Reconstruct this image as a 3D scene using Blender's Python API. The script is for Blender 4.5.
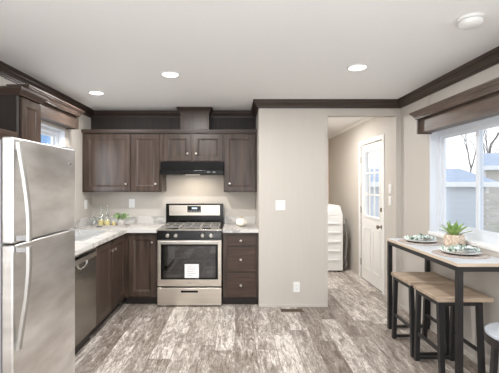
import bpy, bmesh, math, random
from mathutils import Vector, Matrix
random.seed(7)
for o in list(bpy.data.objects): bpy.data.objects.remove(o)
S = bpy.context.scene
C = S.collection
PI = math.pi

# ------------------------------------------------------------ camera
cam = bpy.data.cameras.new('camera')
camo = bpy.data.objects.new('camera', cam); C.objects.link(camo)
camo.location = (0, 0, 1.44); camo.rotation_euler = (PI/2, 0, 0)
cam.sensor_width = 36; cam.lens = 36*374/499
cam.shift_x = 14.5/499; cam.shift_y = -2.0/499
cam.clip_start = 0.05; cam.clip_end = 200
S.camera = camo

# ------------------------------------------------------------ world
W = bpy.data.worlds.new('world'); S.world = W; W.use_nodes = True
nt = W.node_tree; nt.nodes.clear()
wo = nt.nodes.new('ShaderNodeOutputWorld'); bg = nt.nodes.new('ShaderNodeBackground')
tc = nt.nodes.new('ShaderNodeTexCoord'); sx = nt.nodes.new('ShaderNodeSeparateXYZ')
cr = nt.nodes.new('ShaderNodeValToRGB')
cr.color_ramp.elements[0].position = 0.0; cr.color_ramp.elements[0].color = (1.0, 1.0, 1.0, 1)
cr.color_ramp.elements[1].position = 0.9; cr.color_ramp.elements[1].color = (0.72, 0.85, 1.0, 1)
nt.links.new(tc.outputs['Generated'], sx.inputs[0]); nt.links.new(sx.outputs['Z'], cr.inputs[0])
nt.links.new(cr.outputs[0], bg.inputs['Color']); bg.inputs['Strength'].default_value = 1.15
nt.links.new(bg.outputs[0], wo.inputs[0])

# ------------------------------------------------------------ added area lamps: fill behind the camera, sheen through the sink window
def area(name, loc, rot, sx_, sy_, power, col=(1, 1, 1)):
    l = bpy.data.lights.new(name, 'AREA'); l.shape = 'RECTANGLE'; l.size = sx_; l.size_y = sy_
    l.energy = power; l.color = col
    o = bpy.data.objects.new(name, l); C.objects.link(o); o.location = loc; o.rotation_euler = rot
    return o
# added fill lamps outside unseen windows, tilted upward to brighten the ceiling
area('rear_uplight_fill', (0, -3.75, .8), (PI/2+1.0, 0, 0), 2.9, 1.9, 42, (0.93, 0.965, 1.0))
area('side_uplight_fill', (2.22, -0.9, 1.35), (PI/2+0.6, 0, PI/2), 1.7, 1.0, 85, (0.93, 0.965, 1.0))
area('opposite_uplight_fill', (-2.22, -1.2, 1.35), (PI/2+0.6, 0, -PI/2), 1.7, 1.0, 85, (0.93, 0.965, 1.0))
area('door_sheen_lamp', (-3.0, 1.9, 1.75), (PI/2, 0, -0.42), 1.1, 1.3, 40, (0.93, 0.97, 1.0))  # added lamp aimed through the sink window for a sheen on cabinet doors

S.view_settings.view_transform = 'Standard'; S.view_settings.look = 'None'
S.view_settings.gamma = 1; S.view_settings.use_curve_mapping = False
S.view_settings.exposure = 0.72

# ------------------------------------------------------------ materials
def lin(c):
    return tuple(((v/255)/12.92 if v/255 <= 0.04045 else ((v/255+0.055)/1.055)**2.4) for v in c)
def mat(name, rgb, rough=0.5, metal=0.0, var=0.0, scale=(8, 8, 8), spec=0.5, bump=0.0, rgb2=None, detail=4, rvar=0.0, coat=0.0):
    m = bpy.data.materials.new(name); m.use_nodes = True
    n = m.node_tree; p = n.nodes['Principled BSDF']
    c = lin(rgb); p.inputs['Base Color'].default_value = (*c, 1)
    p.inputs['Roughness'].default_value = rough; p.inputs['Metallic'].default_value = metal
    p.inputs['Specular IOR Level'].default_value = spec; p.inputs['Coat Weight'].default_value = coat
    if var or bump or rgb2 or rvar:
        t = n.nodes.new('ShaderNodeTexCoord'); mp = n.nodes.new('ShaderNodeMapping')
        mp.inputs['Scale'].default_value = scale
        no = n.nodes.new('ShaderNodeTexNoise'); no.inputs['Scale'].default_value = 1; no.inputs['Detail'].default_value = detail
        n.links.new(t.outputs['Object'], mp.inputs[0]); n.links.new(mp.outputs[0], no.inputs['Vector'])
        r = n.nodes.new('ShaderNodeValToRGB')
        r.color_ramp.elements[0].position = 0.3; r.color_ramp.elements[1].position = 0.7
        if rgb2: a, b = c, lin(rgb2)
        else: a = tuple(v*(1-var) for v in c); b = tuple(min(1, v*(1+var)) for v in c)
        r.color_ramp.elements[0].color = (*a, 1); r.color_ramp.elements[1].color = (*b, 1)
        n.links.new(no.outputs['Fac'], r.inputs[0]); n.links.new(r.outputs[0], p.inputs['Base Color'])
        if rvar:
            mr = n.nodes.new('ShaderNodeMapRange')
            mr.inputs['To Min'].default_value = rough-rvar; mr.inputs['To Max'].default_value = rough+rvar
            n.links.new(no.outputs['Fac'], mr.inputs['Value']); n.links.new(mr.outputs[0], p.inputs['Roughness'])
        if bump:
            b_ = n.nodes.new('ShaderNodeBump'); b_.inputs['Strength'].default_value = bump; b_.inputs['Distance'].default_value = 0.01
            n.links.new(no.outputs['Fac'], b_.inputs['Height']); n.links.new(b_.outputs[0], p.inputs['Normal'])
    return m
def emit(name, rgb, s):
    m = bpy.data.materials.new(name); m.use_nodes = True
    p = m.node_tree.nodes['Principled BSDF']; p.inputs['Base Color'].default_value = (*rgb, 1)
    p.inputs['Emission Color'].default_value = (*rgb, 1); p.inputs['Emission Strength'].default_value = s
    return m
def pane_mat(name, gloss=0.07, tint=(0.97, 0.98, 1)):
    m = bpy.data.materials.new(name); m.use_nodes = True
    n = m.node_tree; n.nodes.remove(n.nodes['Principled BSDF'])
    t = n.nodes.new('ShaderNodeBsdfTransparent'); t.inputs[0].default_value = (*tint, 1)
    g = n.nodes.new('ShaderNodeBsdfGlossy'); g.inputs['Roughness'].default_value = 0.02
    mx = n.nodes.new('ShaderNodeMixShader'); mx.inputs[0].default_value = gloss
    n.links.new(t.outputs[0], mx.inputs[1]); n.links.new(g.outputs[0], mx.inputs[2])
    n.links.new(mx.outputs[0], n.nodes['Material Output'].inputs[0])
    return m

M = {}
M['wall'] = mat('wall_vinyl', (197, 191, 183), 0.55, var=0.012, scale=(30, 30, 2), spec=0.3)
M['hallwall'] = mat('hall_wall_vinyl', (224, 211, 195), 0.6, var=0.03, scale=(30, 30, 2), spec=0.3)
M['ceiling'] = mat('ceiling_paint', (244, 244, 244), 0.85, var=0.01, scale=(60, 60, 60), spec=0.1)
M['wood'] = mat('walnut_cabinet', (53, 42, 36), 0.33, rgb2=(83, 68, 59), scale=(22, 22, 2.0), detail=7, spec=0.4)
M['woodh'] = mat('walnut_horizontal', (56, 43, 36), 0.36, rgb2=(80, 62, 53), scale=(3, 3, 40), detail=7, spec=0.35)
M['crown'] = mat('walnut_crown', (52, 40, 34), 0.42, rgb2=(72, 57, 49), scale=(2.5, 2.5, 50), detail=5)
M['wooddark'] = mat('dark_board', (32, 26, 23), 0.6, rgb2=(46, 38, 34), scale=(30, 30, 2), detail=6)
M['valance'] = mat('valance_walnut', (70, 58, 51), 0.42, rgb2=(98, 83, 74), scale=(30, 3, 30), detail=7)
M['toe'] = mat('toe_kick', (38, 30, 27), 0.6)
M['white'] = mat('white_plastic', (238, 238, 236), 0.4)
M['wpaint'] = mat('white_paint', (236, 235, 232), 0.35)
M['vinylframe'] = mat('white_vinyl_frame', (216, 220, 226), 0.4)
M['steel'] = mat('stainless', (204, 195, 183), 0.3, 1.0, rgb2=(214, 206, 195), scale=(1.5, 2.5, 30), detail=3, rvar=0.03)
M['dsteel'] = mat('dark_stainless', (146, 141, 134), 0.26, 1.0, rgb2=(152, 147, 140), scale=(2, 2, 30), detail=3, rvar=0.02)
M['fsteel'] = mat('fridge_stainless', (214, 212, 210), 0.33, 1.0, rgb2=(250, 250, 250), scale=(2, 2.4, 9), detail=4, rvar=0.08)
M['chrome'] = mat('chrome', (225, 225, 225), 0.12, 1.0)
M['nickel'] = mat('brushed_nickel', (190, 184, 176), 0.3, 1.0)
M['fgrey'] = mat('fridge_cabinet_grey', (150, 149, 148), 0.5)
M['handle'] = mat('fridge_handle_metal', (184, 182, 179), 0.4, 0.9)
M['black'] = mat('black_enamel', (12, 11, 11), 0.16, spec=0.3)
M['blackm'] = mat('black_metal', (34, 33, 34), 0.42, spec=0.5)
M['iron'] = mat('cast_iron', (38, 36, 35), 0.5)
M['oven'] = mat('oven_glass', (22, 20, 19), 0.04, spec=0.8, coat=1.0)
M['cooktop'] = mat('cooktop_steel', (200, 194, 186), 0.22, 1.0)
M['counter'] = mat('marble_laminate', (226, 222, 216), 0.3)
M['tabletop'] = mat('pale_laminate', (196, 200, 205), 0.28, rgb2=(214, 216, 219), scale=(5, 3, 5))
M['stooltop'] = mat('pale_blue_grey_top', (160, 166, 174), 0.4, rgb2=(180, 185, 191), scale=(8, 8, 8))
M['oak'] = mat('pale_oak', (150, 131, 112), 0.5, rgb2=(188, 170, 150), scale=(2.5, 22, 22), detail=7)
M['edge'] = mat('table_oak_edge', (196, 178, 156), 0.45, rgb2=(214, 198, 178), scale=(3, 3, 60))
M['leaf'] = mat('leaf', (104, 142, 70), 0.45, rgb2=(168, 192, 118), scale=(14, 14, 14))
M['herb'] = mat('herb_leaf', (84, 122, 62), 0.5, rgb2=(176, 196, 146), scale=(30, 30, 30))
M['pot'] = mat('woven_pot', (176, 146, 122), 0.7, rgb2=(232, 218, 200), scale=(60, 60, 60), bump=0.6)
M['cpot'] = mat('grey_pot', (214, 210, 204), 0.5, rgb2=(190, 184, 178), scale=(40, 40, 40))
M['mat'] = mat('placemat_weave', (158, 140, 130), 0.8, rgb2=(214, 203, 194), scale=(90, 90, 90), bump=0.5)
M['plate'] = mat('plate_glaze', (224, 226, 224), 0.2, coat=0.4)
M['hood'] = mat('black_hood_paint', (9, 9, 9), 0.4, spec=0.15)
M['lemon'] = mat('lemon_liquid', (240, 214, 128), 0.4, rgb2=(246, 232, 180), scale=(50, 50, 50))
M['pumpkin'] = mat('pumpkin_white', (240, 234, 220), 0.5)
M['stem'] = mat('pumpkin_stem', (190, 170, 120), 0.7)
M['tray'] = mat('tray_grey', (172, 166, 160), 0.4)
M['sink'] = mat('sink_steel', (226, 226, 226), 0.25, 0.5)
M['label'] = mat('label_paper', (244, 244, 242), 0.6)
M['grey'] = mat('grey_print', (150, 150, 150), 0.6)
M['duct'] = mat('grey_hose', (150, 148, 144), 0.5, 0.4)
M['pane'] = pane_mat('window_glass')
M['bottle'] = pane_mat('bottle_glass', 0.22, (0.93, 0.96, 0.95))
M['lens'] = emit('downlight_lens', (1.0, 0.985, 0.95), 3.0)
M['hoodlens'] = emit('hood_lens', (1.0, 0.9, 0.75), 0.5)
M['disp'] = emit('oven_display', (0.45, 0.6, 0.75), 0.25)
M['ground'] = mat('winter_lawn', (186, 178, 160), 0.95, rgb2=(214, 208, 196), scale=(2, 2, 2))
M['siding'] = mat('neighbour_siding', (214, 220, 228), 0.7)
M['bluesiding'] = mat('blue_siding', (110, 160, 215), 0.7, rgb2=(165, 195, 230), scale=(1, 1, 1))
M['roof'] = mat('neighbour_roof', (160, 168, 182), 0.8, rgb2=(176, 184, 196), scale=(6, 6, 6))
M['tan'] = mat('tan_siding', (206, 200, 192), 0.8)
M['fence'] = mat('fence_wood', (176, 170, 164), 0.9, rgb2=(200, 196, 190), scale=(2, 2, 12))
M['vent'] = mat('bronze_vent', (120, 102, 86), 0.5, 0.3)
M['bark'] = mat('bark', (96, 90, 88), 0.9)

# steel gloss streaks across the fridge doors: worn polish
def floor_material():
    m = bpy.data.materials.new('weathered_plank_floor'); m.use_nodes = True
    n = m.node_tree; p = n.nodes['Principled BSDF']; L = n.links.new
    def N(t): return n.nodes.new(t)
    def MATH(op, a, b=None):
        x = N('ShaderNodeMath'); x.operation = op
        for i, v in enumerate((a, b)):
            if v is None: continue
            if isinstance(v, (int, float)): x.inputs[i].default_value = v
            else: L(v, x.inputs[i])
        return x.outputs[0]
    t = N('ShaderNodeTexCoord'); s = N('ShaderNodeSeparateXYZ'); L(t.outputs['Object'], s.inputs[0])
    PW, PL = 0.18, 1.22
    u = MATH('DIVIDE', s.outputs['X'], PW); row = MATH('FLOOR', u); fu = MATH('FRACT', u)
    wn = N('ShaderNodeTexWhiteNoise'); wn.noise_dimensions = '1D'; L(row, wn.inputs['W'])
    v = MATH('ADD', MATH('DIVIDE', s.outputs['Y'], PL), wn.outputs['Value']); col = MATH('FLOOR', v); fv = MATH('FRACT', v)
    cb = N('ShaderNodeCombineXYZ'); L(row, cb.inputs[0]); L(col, cb.inputs[1])
    w2 = N('ShaderNodeTexWhiteNoise'); w2.noise_dimensions = '3D'; L(cb.outputs[0], w2.inputs['Vector'])
    pid = w2.outputs['Value']
    # streaky weathered paint, shifted per plank
    off = N('ShaderNodeVectorMath'); off.operation = 'SCALE'; L(w2.outputs['Color'], off.inputs[0]); off.inputs['Scale'].default_value = 37
    ad = N('ShaderNodeVectorMath'); ad.operation = 'ADD'; L(t.outputs['Object'], ad.inputs[0]); L(off.outputs[0], ad.inputs[1])
    def noise(scale, det, rough=0.6, dist=0.0):
        mp = N('ShaderNodeMapping'); mp.inputs['Scale'].default_value = scale; L(ad.outputs[0], mp.inputs[0])
        q = N('ShaderNodeTexNoise'); q.inputs['Scale'].default_value = 1; q.inputs['Detail'].default_value = det
        q.inputs['Roughness'].default_value = rough; q.inputs['Distortion'].default_value = dist
        L(mp.outputs[0], q.inputs['Vector']); return q.outputs['Fac']
    n1 = MATH('ADD', MATH('MULTIPLY', MATH('SUBTRACT', noise((23, 4.6, 1), 7, 0.74, 0.8), 0.5), 1.15), MATH('ADD', MATH('MULTIPLY', MATH('SUBTRACT', noise((105, 24, 1), 4, 0.75, 0.4), 0.5), 0.70), 0.5))
    n2 = noise((120, 7.0, 1), 5, 0.7); n3 = noise((5, 1.6, 1), 3)
    bias = MATH('MULTIPLY', MATH('SUBTRACT', pid, 0.48), 0.28)
    f = MATH('ADD', MATH('ADD', n1, MATH('MULTIPLY', MATH('SUBTRACT', n3, 0.5), 0.3)), bias)
    r = N('ShaderNodeValToRGB'); L(f, r.inputs[0])
    e = r.color_ramp.elements
    e[0].position = 0.20; e[0].color = (*lin((92, 80, 71)), 1)
    e[1].position = 0.78; e[1].color = (*lin((226, 220, 213)), 1)
    for pos, c in ((0.34, (124, 112, 102)), (0.44, (146, 136, 127)), (0.52, (162, 153, 145)), (0.60, (188, 180, 172)), (0.66, (214, 207, 199))):
        x = e.new(pos); x.color = (*lin(c), 1)
    g = N('ShaderNodeValToRGB'); L(n2, g.inputs[0])
    g.color_ramp.elements[0].position = 0.38; g.color_ramp.elements[0].color = (0.60, 0.56, 0.52, 1)
    g.color_ramp.elements[1].position = 0.5; g.color_ramp.elements[1].color = (1, 1, 1, 1)
    mx = N('ShaderNodeMix'); mx.data_type = 'RGBA'; mx.blend_type = 'MULTIPLY'; mx.inputs[0].default_value = 0.8
    L(r.outputs[0], mx.inputs[6]); L(g.outputs[0], mx.inputs[7])
    # plank joints
    du = MATH('MULTIPLY', MATH('MINIMUM', fu, MATH('SUBTRACT', 1.0, fu)), PW)
    dv = MATH('MULTIPLY', MATH('MINIMUM', fv, MATH('SUBTRACT', 1.0, fv)), PL)
    j = MATH('LESS_THAN', MATH('MINIMUM', du, dv), 0.0018)
    mj = N('ShaderNodeMix'); mj.data_type = 'RGBA'; L(j, mj.inputs[0]); L(mx.outputs[2], mj.inputs[6]); mj.inputs[7].default_value = (*lin((120, 110, 102)), 1)
    L(mj.outputs[2], p.inputs['Base Color'])
    p.inputs['Roughness'].default_value = 0.42; p.inputs['Specular IOR Level'].default_value = 0.4
    return m
M['floor'] = floor_material()
def marble():
    m = M['counter']; n = m.node_tree; p = n.nodes['Principled BSDF']
    t = n.nodes.new('ShaderNodeTexCoord'); no = n.nodes.new('ShaderNodeTexNoise')
    no.inputs['Scale'].default_value = 2.2; no.inputs['Detail'].default_value = 9; no.inputs['Distortion'].default_value = 0.9
    r = n.nodes.new('ShaderNodeValToRGB'); e = r.color_ramp.elements
    e[0].position = 0.3; e[0].color = (*lin((202, 200, 197)), 1); e[1].position = 0.7; e[1].color = (*lin((216, 214, 210)), 1)
    for pos, c in ((0.46, (206, 203, 199)), (0.5, (160, 156, 153)), (0.53, (202, 199, 195))):
        x = e.new(pos); x.color = (*lin(c), 1)
    n.links.new(t.outputs['Object'], no.inputs['Vector']); n.links.new(no.outputs['Fac'], r.inputs[0]); n.links.new(r.outputs[0], p.inputs['Base Color'])
marble()
def siding(m, pitch=0.2, amt=0.25):
    n = m.node_tree; p = n.nodes['Principled BSDF']
    t = n.nodes.new('ShaderNodeTexCoord'); s = n.nodes.new('ShaderNodeSeparateXYZ'); n.links.new(t.outputs['Object'], s.inputs[0])
    d = n.nodes.new('ShaderNodeMath'); d.operation = 'DIVIDE'; n.links.new(s.outputs['Z'], d.inputs[0]); d.inputs[1].default_value = pitch
    f = n.nodes.new('ShaderNodeMath'); f.operation = 'FRACT'; n.links.new(d.outputs[0], f.inputs[0])
    b = n.nodes.new('ShaderNodeBump'); b.inputs['Strength'].default_value = 0.8; b.inputs['Distance'].default_value = 0.04
    n.links.new(f.outputs[0], b.inputs['Height']); n.links.new(b.outputs[0], p.inputs['Normal'])
siding(M['siding']); siding(M['tan'], 0.3); siding(M['bluesiding'])
def napkin_mat():
    m = mat('napkin_print', (220, 225, 220), 0.8); n = m.node_tree; p = n.nodes['Principled BSDF']
    t = n.nodes.new('ShaderNodeTexCoord'); no = n.nodes.new('ShaderNodeTexNoise'); no.inputs['Scale'].default_value = 26; no.inputs['Detail'].default_value = 2
    r = n.nodes.new('ShaderNodeValToRGB'); r.color_ramp.interpolation = 'CONSTANT'; e = r.color_ramp.elements
    e[0].position = 0; e[0].color = (*lin((60, 72, 70)), 1); e[1].position = 0.36; e[1].color = (*lin((150, 168, 152)), 1)
    x = e.new(0.50); x.color = (*lin((226, 230, 226)), 1); x = e.new(0.62); x.color = (*lin((120, 140, 128)), 1)
    n.links.new(t.outputs['Object'], no.inputs['Vector']); n.links.new(no.outputs['Fac'], r.inputs[0]); n.links.new(r.outputs[0], p.inputs['Base Color'])
    return m
M['napkin'] = napkin_mat()

# ------------------------------------------------------------ mesh helpers (everything is authored in world coordinates)
def worigin(p):
    v = Vector((0, 0, 0))
    while p is not None: v = v + p.location; p = p.parent
    return v
class B:
    def __init__(s): s.v = []; s.f = []; s.sm = []
    def add(s, vs, fs, smooth=False):
        k = len(s.v); s.v += [tuple(v) for v in vs]; s.f += [tuple(i+k for i in f) for f in fs]; s.sm += [smooth]*len(fs); return s
    def box(s, x0, x1, y0, y1, z0, z1, bev=0.0):
        x0, x1 = min(x0, x1), max(x0, x1); y0, y1 = min(y0, y1), max(y0, y1); z0, z1 = min(z0, z1), max(z0, z1)
        if bev <= 0:
            vs = [(x, y, z) for z in (z0, z1) for y in (y0, y1) for x in (x0, x1)]
            return s.add(vs, [(0, 2, 3, 1), (4, 5, 7, 6), (0, 1, 5, 4), (2, 6, 7, 3), (0, 4, 6, 2), (1, 3, 7, 5)])
        bm = bmesh.new(); bmesh.ops.create_cube(bm, size=1)
        for v in bm.verts: v.co = Vector(((x0+x1)/2+v.co.x*(x1-x0), (y0+y1)/2+v.co.y*(y1-y0), (z0+z1)/2+v.co.z*(z1-z0)))
        bmesh.ops.bevel(bm, geom=bm.edges[:], offset=bev, segments=3, profile=0.5, affect='EDGES', clamp_overlap=True)
        return s.bm(bm, False)
    def bm(s, bm, smooth):
        bm.verts.index_update(); s.add([v.co[:] for v in bm.verts], [[v.index for v in f.verts] for f in bm.faces], smooth); bm.free(); return s
    def hexa(s, lo, hi):
        return s.add(list(lo)+list(hi), [(3, 2, 1, 0), (4, 5, 6, 7), (0, 1, 5, 4), (1, 2, 6, 5), (2, 3, 7, 6), (3, 0, 4, 7)])
    def beam(s, a, b, w, h=None):   # square bar from a to b
        h = h or w; a = Vector(a); b = Vector(b); d = (b-a).normalized()
        up = Vector((0, 0, 1)) if abs(d.z) < 0.9 else Vector((1, 0, 0))
        r = d.cross(up).normalized(); u = r.cross(d).normalized()
        q = [(-1, -1), (1, -1), (1, 1), (-1, 1)]
        return s.hexa([a+r*w/2*i+u*h/2*j for i, j in q], [b+r*w/2*i+u*h/2*j for i, j in q])
    def lathe(s, c, prof, n=32, axis='z', smooth=True):   # prof: (radius, height)
        c = Vector(c); vs = []; fs = []
        for r, h in prof:
            for k in range(n):
                a = 2*PI*k/n; x, y = r*math.cos(a), r*math.sin(a)
                vs.append(c + (Vector((x, y, h)) if axis == 'z' else Vector((h, x, y)) if axis == 'x' else Vector((x, h, y))))
        m = len(prof)
        for i in range(m-1):
            for k in range(n):
                a, b = i*n+k, i*n+(k+1) % n
                fs.append((a, b, b+n, a+n))
        fs.append(tuple(range(n))[::-1]); fs.append(tuple((m-1)*n+k for k in range(n)))
        return s.add(vs, fs, smooth)
    def tube(s, pts, rad, n=10):
        pts = [Vector(p) for p in pts]; vs = []; fs = []
        rads = rad if isinstance(rad, (list, tuple)) else [rad]*len(pts)
        d0 = (pts[1]-pts[0]).normalized(); u = d0.orthogonal().normalized()
        for i, p in enumerate(pts):
            d = (pts[min(i+1, len(pts)-1)]-pts[max(i-1, 0)]).normalized()
            u = (u-d*u.dot(d)).normalized(); w = d.cross(u)
            for k in range(n):
                a = 2*PI*k/n; vs.append(p+(u*math.cos(a)+w*math.sin(a))*rads[i])
        for i in range(len(pts)-1):
            for k in range(n):
                a, b = i*n+k, i*n+(k+1) % n; fs.append((a, b, b+n, a+n))
        fs.append(tuple(range(n))[::-1]); fs.append(tuple((len(pts)-1)*n+k for k in range(n)))
        return s.add(vs, fs, True)
    def build(s, name, m, parent=None):
        me = bpy.data.meshes.new(name); o = bpy.data.objects.new(name, me); C.objects.link(o)
        if parent is None:      # own origin at the base centre
            xs = [v[0] for v in s.v]; ys = [v[1] for v in s.v]; zs = [v[2] for v in s.v]
            org = Vector(((min(xs)+max(xs))/2, (min(ys)+max(ys))/2, min(zs))); o.location = org
        else: o.parent = parent; org = worigin(parent)
        me.from_pydata([tuple(Vector(v)-org) for v in s.v], [], s.f)
        me.materials.append(M[m] if isinstance(m, str) else m)
        for p, q in zip(me.polygons, s.sm): p.use_smooth = q
        bm = bmesh.new(); bm.from_mesh(me); bmesh.ops.recalc_face_normals(bm, faces=bm.faces[:]); bm.to_mesh(me); bm.free()
        if any(s.sm):
            try: me.set_sharp_from_angle(angle=math.radians(40))
            except Exception: pass
        return o
def structure(o, label=None):
    o['kind'] = 'structure'
    if label: o['label'] = label
    return o
def tag(o, label, cat, group=None, kind=None):
    o['label'] = label; o['category'] = cat
    if group: o['group'] = group
    if kind: o['kind'] = kind
    return o
def thing(name, loc, label, cat, group=None):
    o = bpy.data.objects.new(name, None); C.objects.link(o); o.location = loc; o.empty_display_size = 0.1
    return tag(o, label, cat, group)
def copy_tree(o, parent=None):
    c = o.copy(); C.objects.link(c)
    if parent is not None: c.parent = parent
    for ch in list(o.children): copy_tree(ch, c)
    return c
def relabel(o, label): o['label'] = label

XL, XR, YB, YP, H = -1.94, 1.95, 5.06, 4.40, 2.43      # left wall, right wall, kitchen back wall, partition face, ceiling
XP = 0.28                                             # left face of the partition
YH = 7.75; YR = -3.3

def sweep(path, prof, names, m, side=1):
    """crown moulding: prof (out, z); out goes to the right of travel; one mitred object per segment."""
    P = [Vector(p) for p in path]; N = []
    for i in range(len(P)):
        def nrm(a, b): d = (b-a).normalized(); return Vector((d.y, -d.x))*side
        if i == 0: N.append(nrm(P[0], P[1]))
        elif i == len(P)-1: N.append(nrm(P[-2], P[-1]))
        else:
            a, b = nrm(P[i-1], P[i]), nrm(P[i], P[i+1]); N.append((a+b)/(1+a.dot(b)))
    out = []
    for i in range(len(P)-1):
        b = B(); n = len(prof); vs = []
        for k in (i, i+1):
            for o_, z in prof: q = P[k]+N[k]*o_; vs.append((q.x, q.y, z))
        fs = [(j, (j+1) % n, (j+1) % n+n, j+n) for j in range(n)] + [tuple(range(n))[::-1], tuple(range(n, 2*n))]
        b.add(vs, fs); out.append((b, names[i] if i < len(names) else names[-1]))
    return out

# ------------------------------------------------------------ room shell
structure(B().box(XL-0.12, XR+0.12, YR-0.12, YH+0.12, -0.1, 0).build('floor', 'floor'), 'weathered grey and cream wood plank floor')
structure(B().box(XL-0.12, XR+0.12, YR-0.12, YH+0.12, H, H+0.1).build('ceiling', 'ceiling'), 'plain off-white ceiling')

WLY0, WLY1, WLZ0, WLZ1 = 3.25, 4.27, 1.12, 2.06         # kitchen window on the left wall
WRY0, WRY1, WRZ0, WRZ1 = 2.45, 3.75, 0.96, 1.98         # dining window on the right wall
def holed_wall(axis, a0, a1, w0, w1, holes, z1=H):
    """wall running along y (axis x) or x (axis y); holes: (u0,u1,z0,z1)"""
    b = B()
    def bx(u0, u1, z0, z1_):
        if u1-u0 < 1e-4 or z1_-z0 < 1e-4: return
        if axis == 'x': b.box(w0, w1, u0, u1, z0, z1_)
        else: b.box(u0, u1, w0, w1, z0, z1_)
    u = a0
    for (h0, h1, z0, z1_) in sorted(holes):
        bx(u, h0, 0, z1); bx(h0, h1, 0, z0); bx(h0, h1, z1_, z1); u = h1
    bx(u, a1, 0, z1); return b
wl = holed_wall('x', YR, YH, XL-0.12, XL, [(-2.05, -0.35, 0.95, 1.95), (WLY0, WLY1, WLZ0, WLZ1)])
for y in (2.2, 3.12): wl.box(XL, XL+0.004, y-0.012, y+0.012, 0, H)
structure(wl.build('wall_left', 'wall'), 'beige vinyl wall behind the fridge and sink')
DY0, DY1, DZ1 = 4.93, 5.80, 2.04
wr = holed_wall('x', YR, YH, XR, XR+0.12, [(-1.75, -0.05, 0.95, 1.95), (WRY0, WRY1, WRZ0, WRZ1), (DY0, DY1, 0, DZ1)])
for y in (2.55, 3.77):
    wr.box(XR-0.004, XR, y-0.012, y+0.012, WRZ1 if y < 3.7 else 0, H)
structure(wr.build('wall_right', 'wall'), 'beige vinyl wall with dining window and hall door')
wb = B().box(XL-0.001, XP, YB, YB+0.1, 0, H)
for x in (-0.73, 0.05): wb.box(x-0.009, x+0.009, YB-0.003, YB, 1.0, 1.74)
structure(wb.build('wall_back', 'wall'), 'beige kitchen back wall above the range')
structure(B().box(XP, 1.07, YP, YB+0.1, 0, H).build('wall_partition', 'wall'), 'beige partition wall between kitchen and hallway')
hd = B().box(1.07, XR, YP, YP+0.1, 2.25, H).box(XR-0.055, XR, YP, YP+0.1, 0, 2.25)
structure(hd.build('wall_header', 'wall'), 'wall header over the hallway opening')
structure(B().box(XP, XR, YH, YH+0.12, 0, H).build('wall_hall', 'hallwall'), 'far beige hallway wall')
structure(B().box(XP-0.1, XP, YB+0.1, YH, 0, H).build('wall_hall_side', 'hallwall'), 'hidden side wall of the hallway')
structure(holed_wall('y', XL, XR, YR-0.12, YR, [(-1.45, 1.45, 0.3, 2.2)]).build('wall_rear', 'wall'), 'beige wall behind the viewer')

# base trim
structure(B().box(XP, 1.07, YP-0.012, YP, 0, 0.035, 0.003).build('baseboard_partition', 'wall'), 'thin beige baseboard on the partition')
structure(B().box(XR-0.012, XR, YR, YP, 0, 0.035, 0.003).build('baseboard_right', 'wall'), 'thin beige baseboard on the right wall')
structure(B().box(1.055, 1.09, YP-0.006, YP+0.1, 0.0, 2.25).build('trim_1', 'wall'), 'left edge trim of the hallway opening')

# ceiling crown, one mitred run per wall
cp = [(0, H), (0, H-0.095), (0.012, H-0.095), (0.014, H-0.082), (0.022, H-0.080), (0.024, H-0.070), (0.034, H-0.052), (0.048, H-0.036), (0.050, H-0.026), (0.060, H-0.024), (0.066, H-0.012), (0.066, H)]
path = [(XL, YR), (XL, YB), (XP, YB), (XP, YP), (XR, YP), (XR, YR)]
for b, nm in sweep(path, cp, ['trim_2', 'trim_3', 'trim_4', 'trim_5', 'trim_6'], 'crown'):
    structure(b.build(nm, 'crown'), 'dark brown crown moulding at the ceiling')
hcp = [(0, H), (0, H-0.05), (0.012, H-0.045), (0.035, H-0.012), (0.04, H)]
for b, nm in sweep([(XP, YH), (XR, YH), (XR, YP+0.1)], hcp, ['trim_7', 'trim_8'], 'white'):
    structure(b.build(nm, 'wpaint'), 'small white cornice in the hallway')
structure(B().box(XL, XP, YB-0.02, YB, 2.11, H-0.09).build('trim_9', 'wooddark'), 'dark brown board above the wall cabinets')

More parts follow.
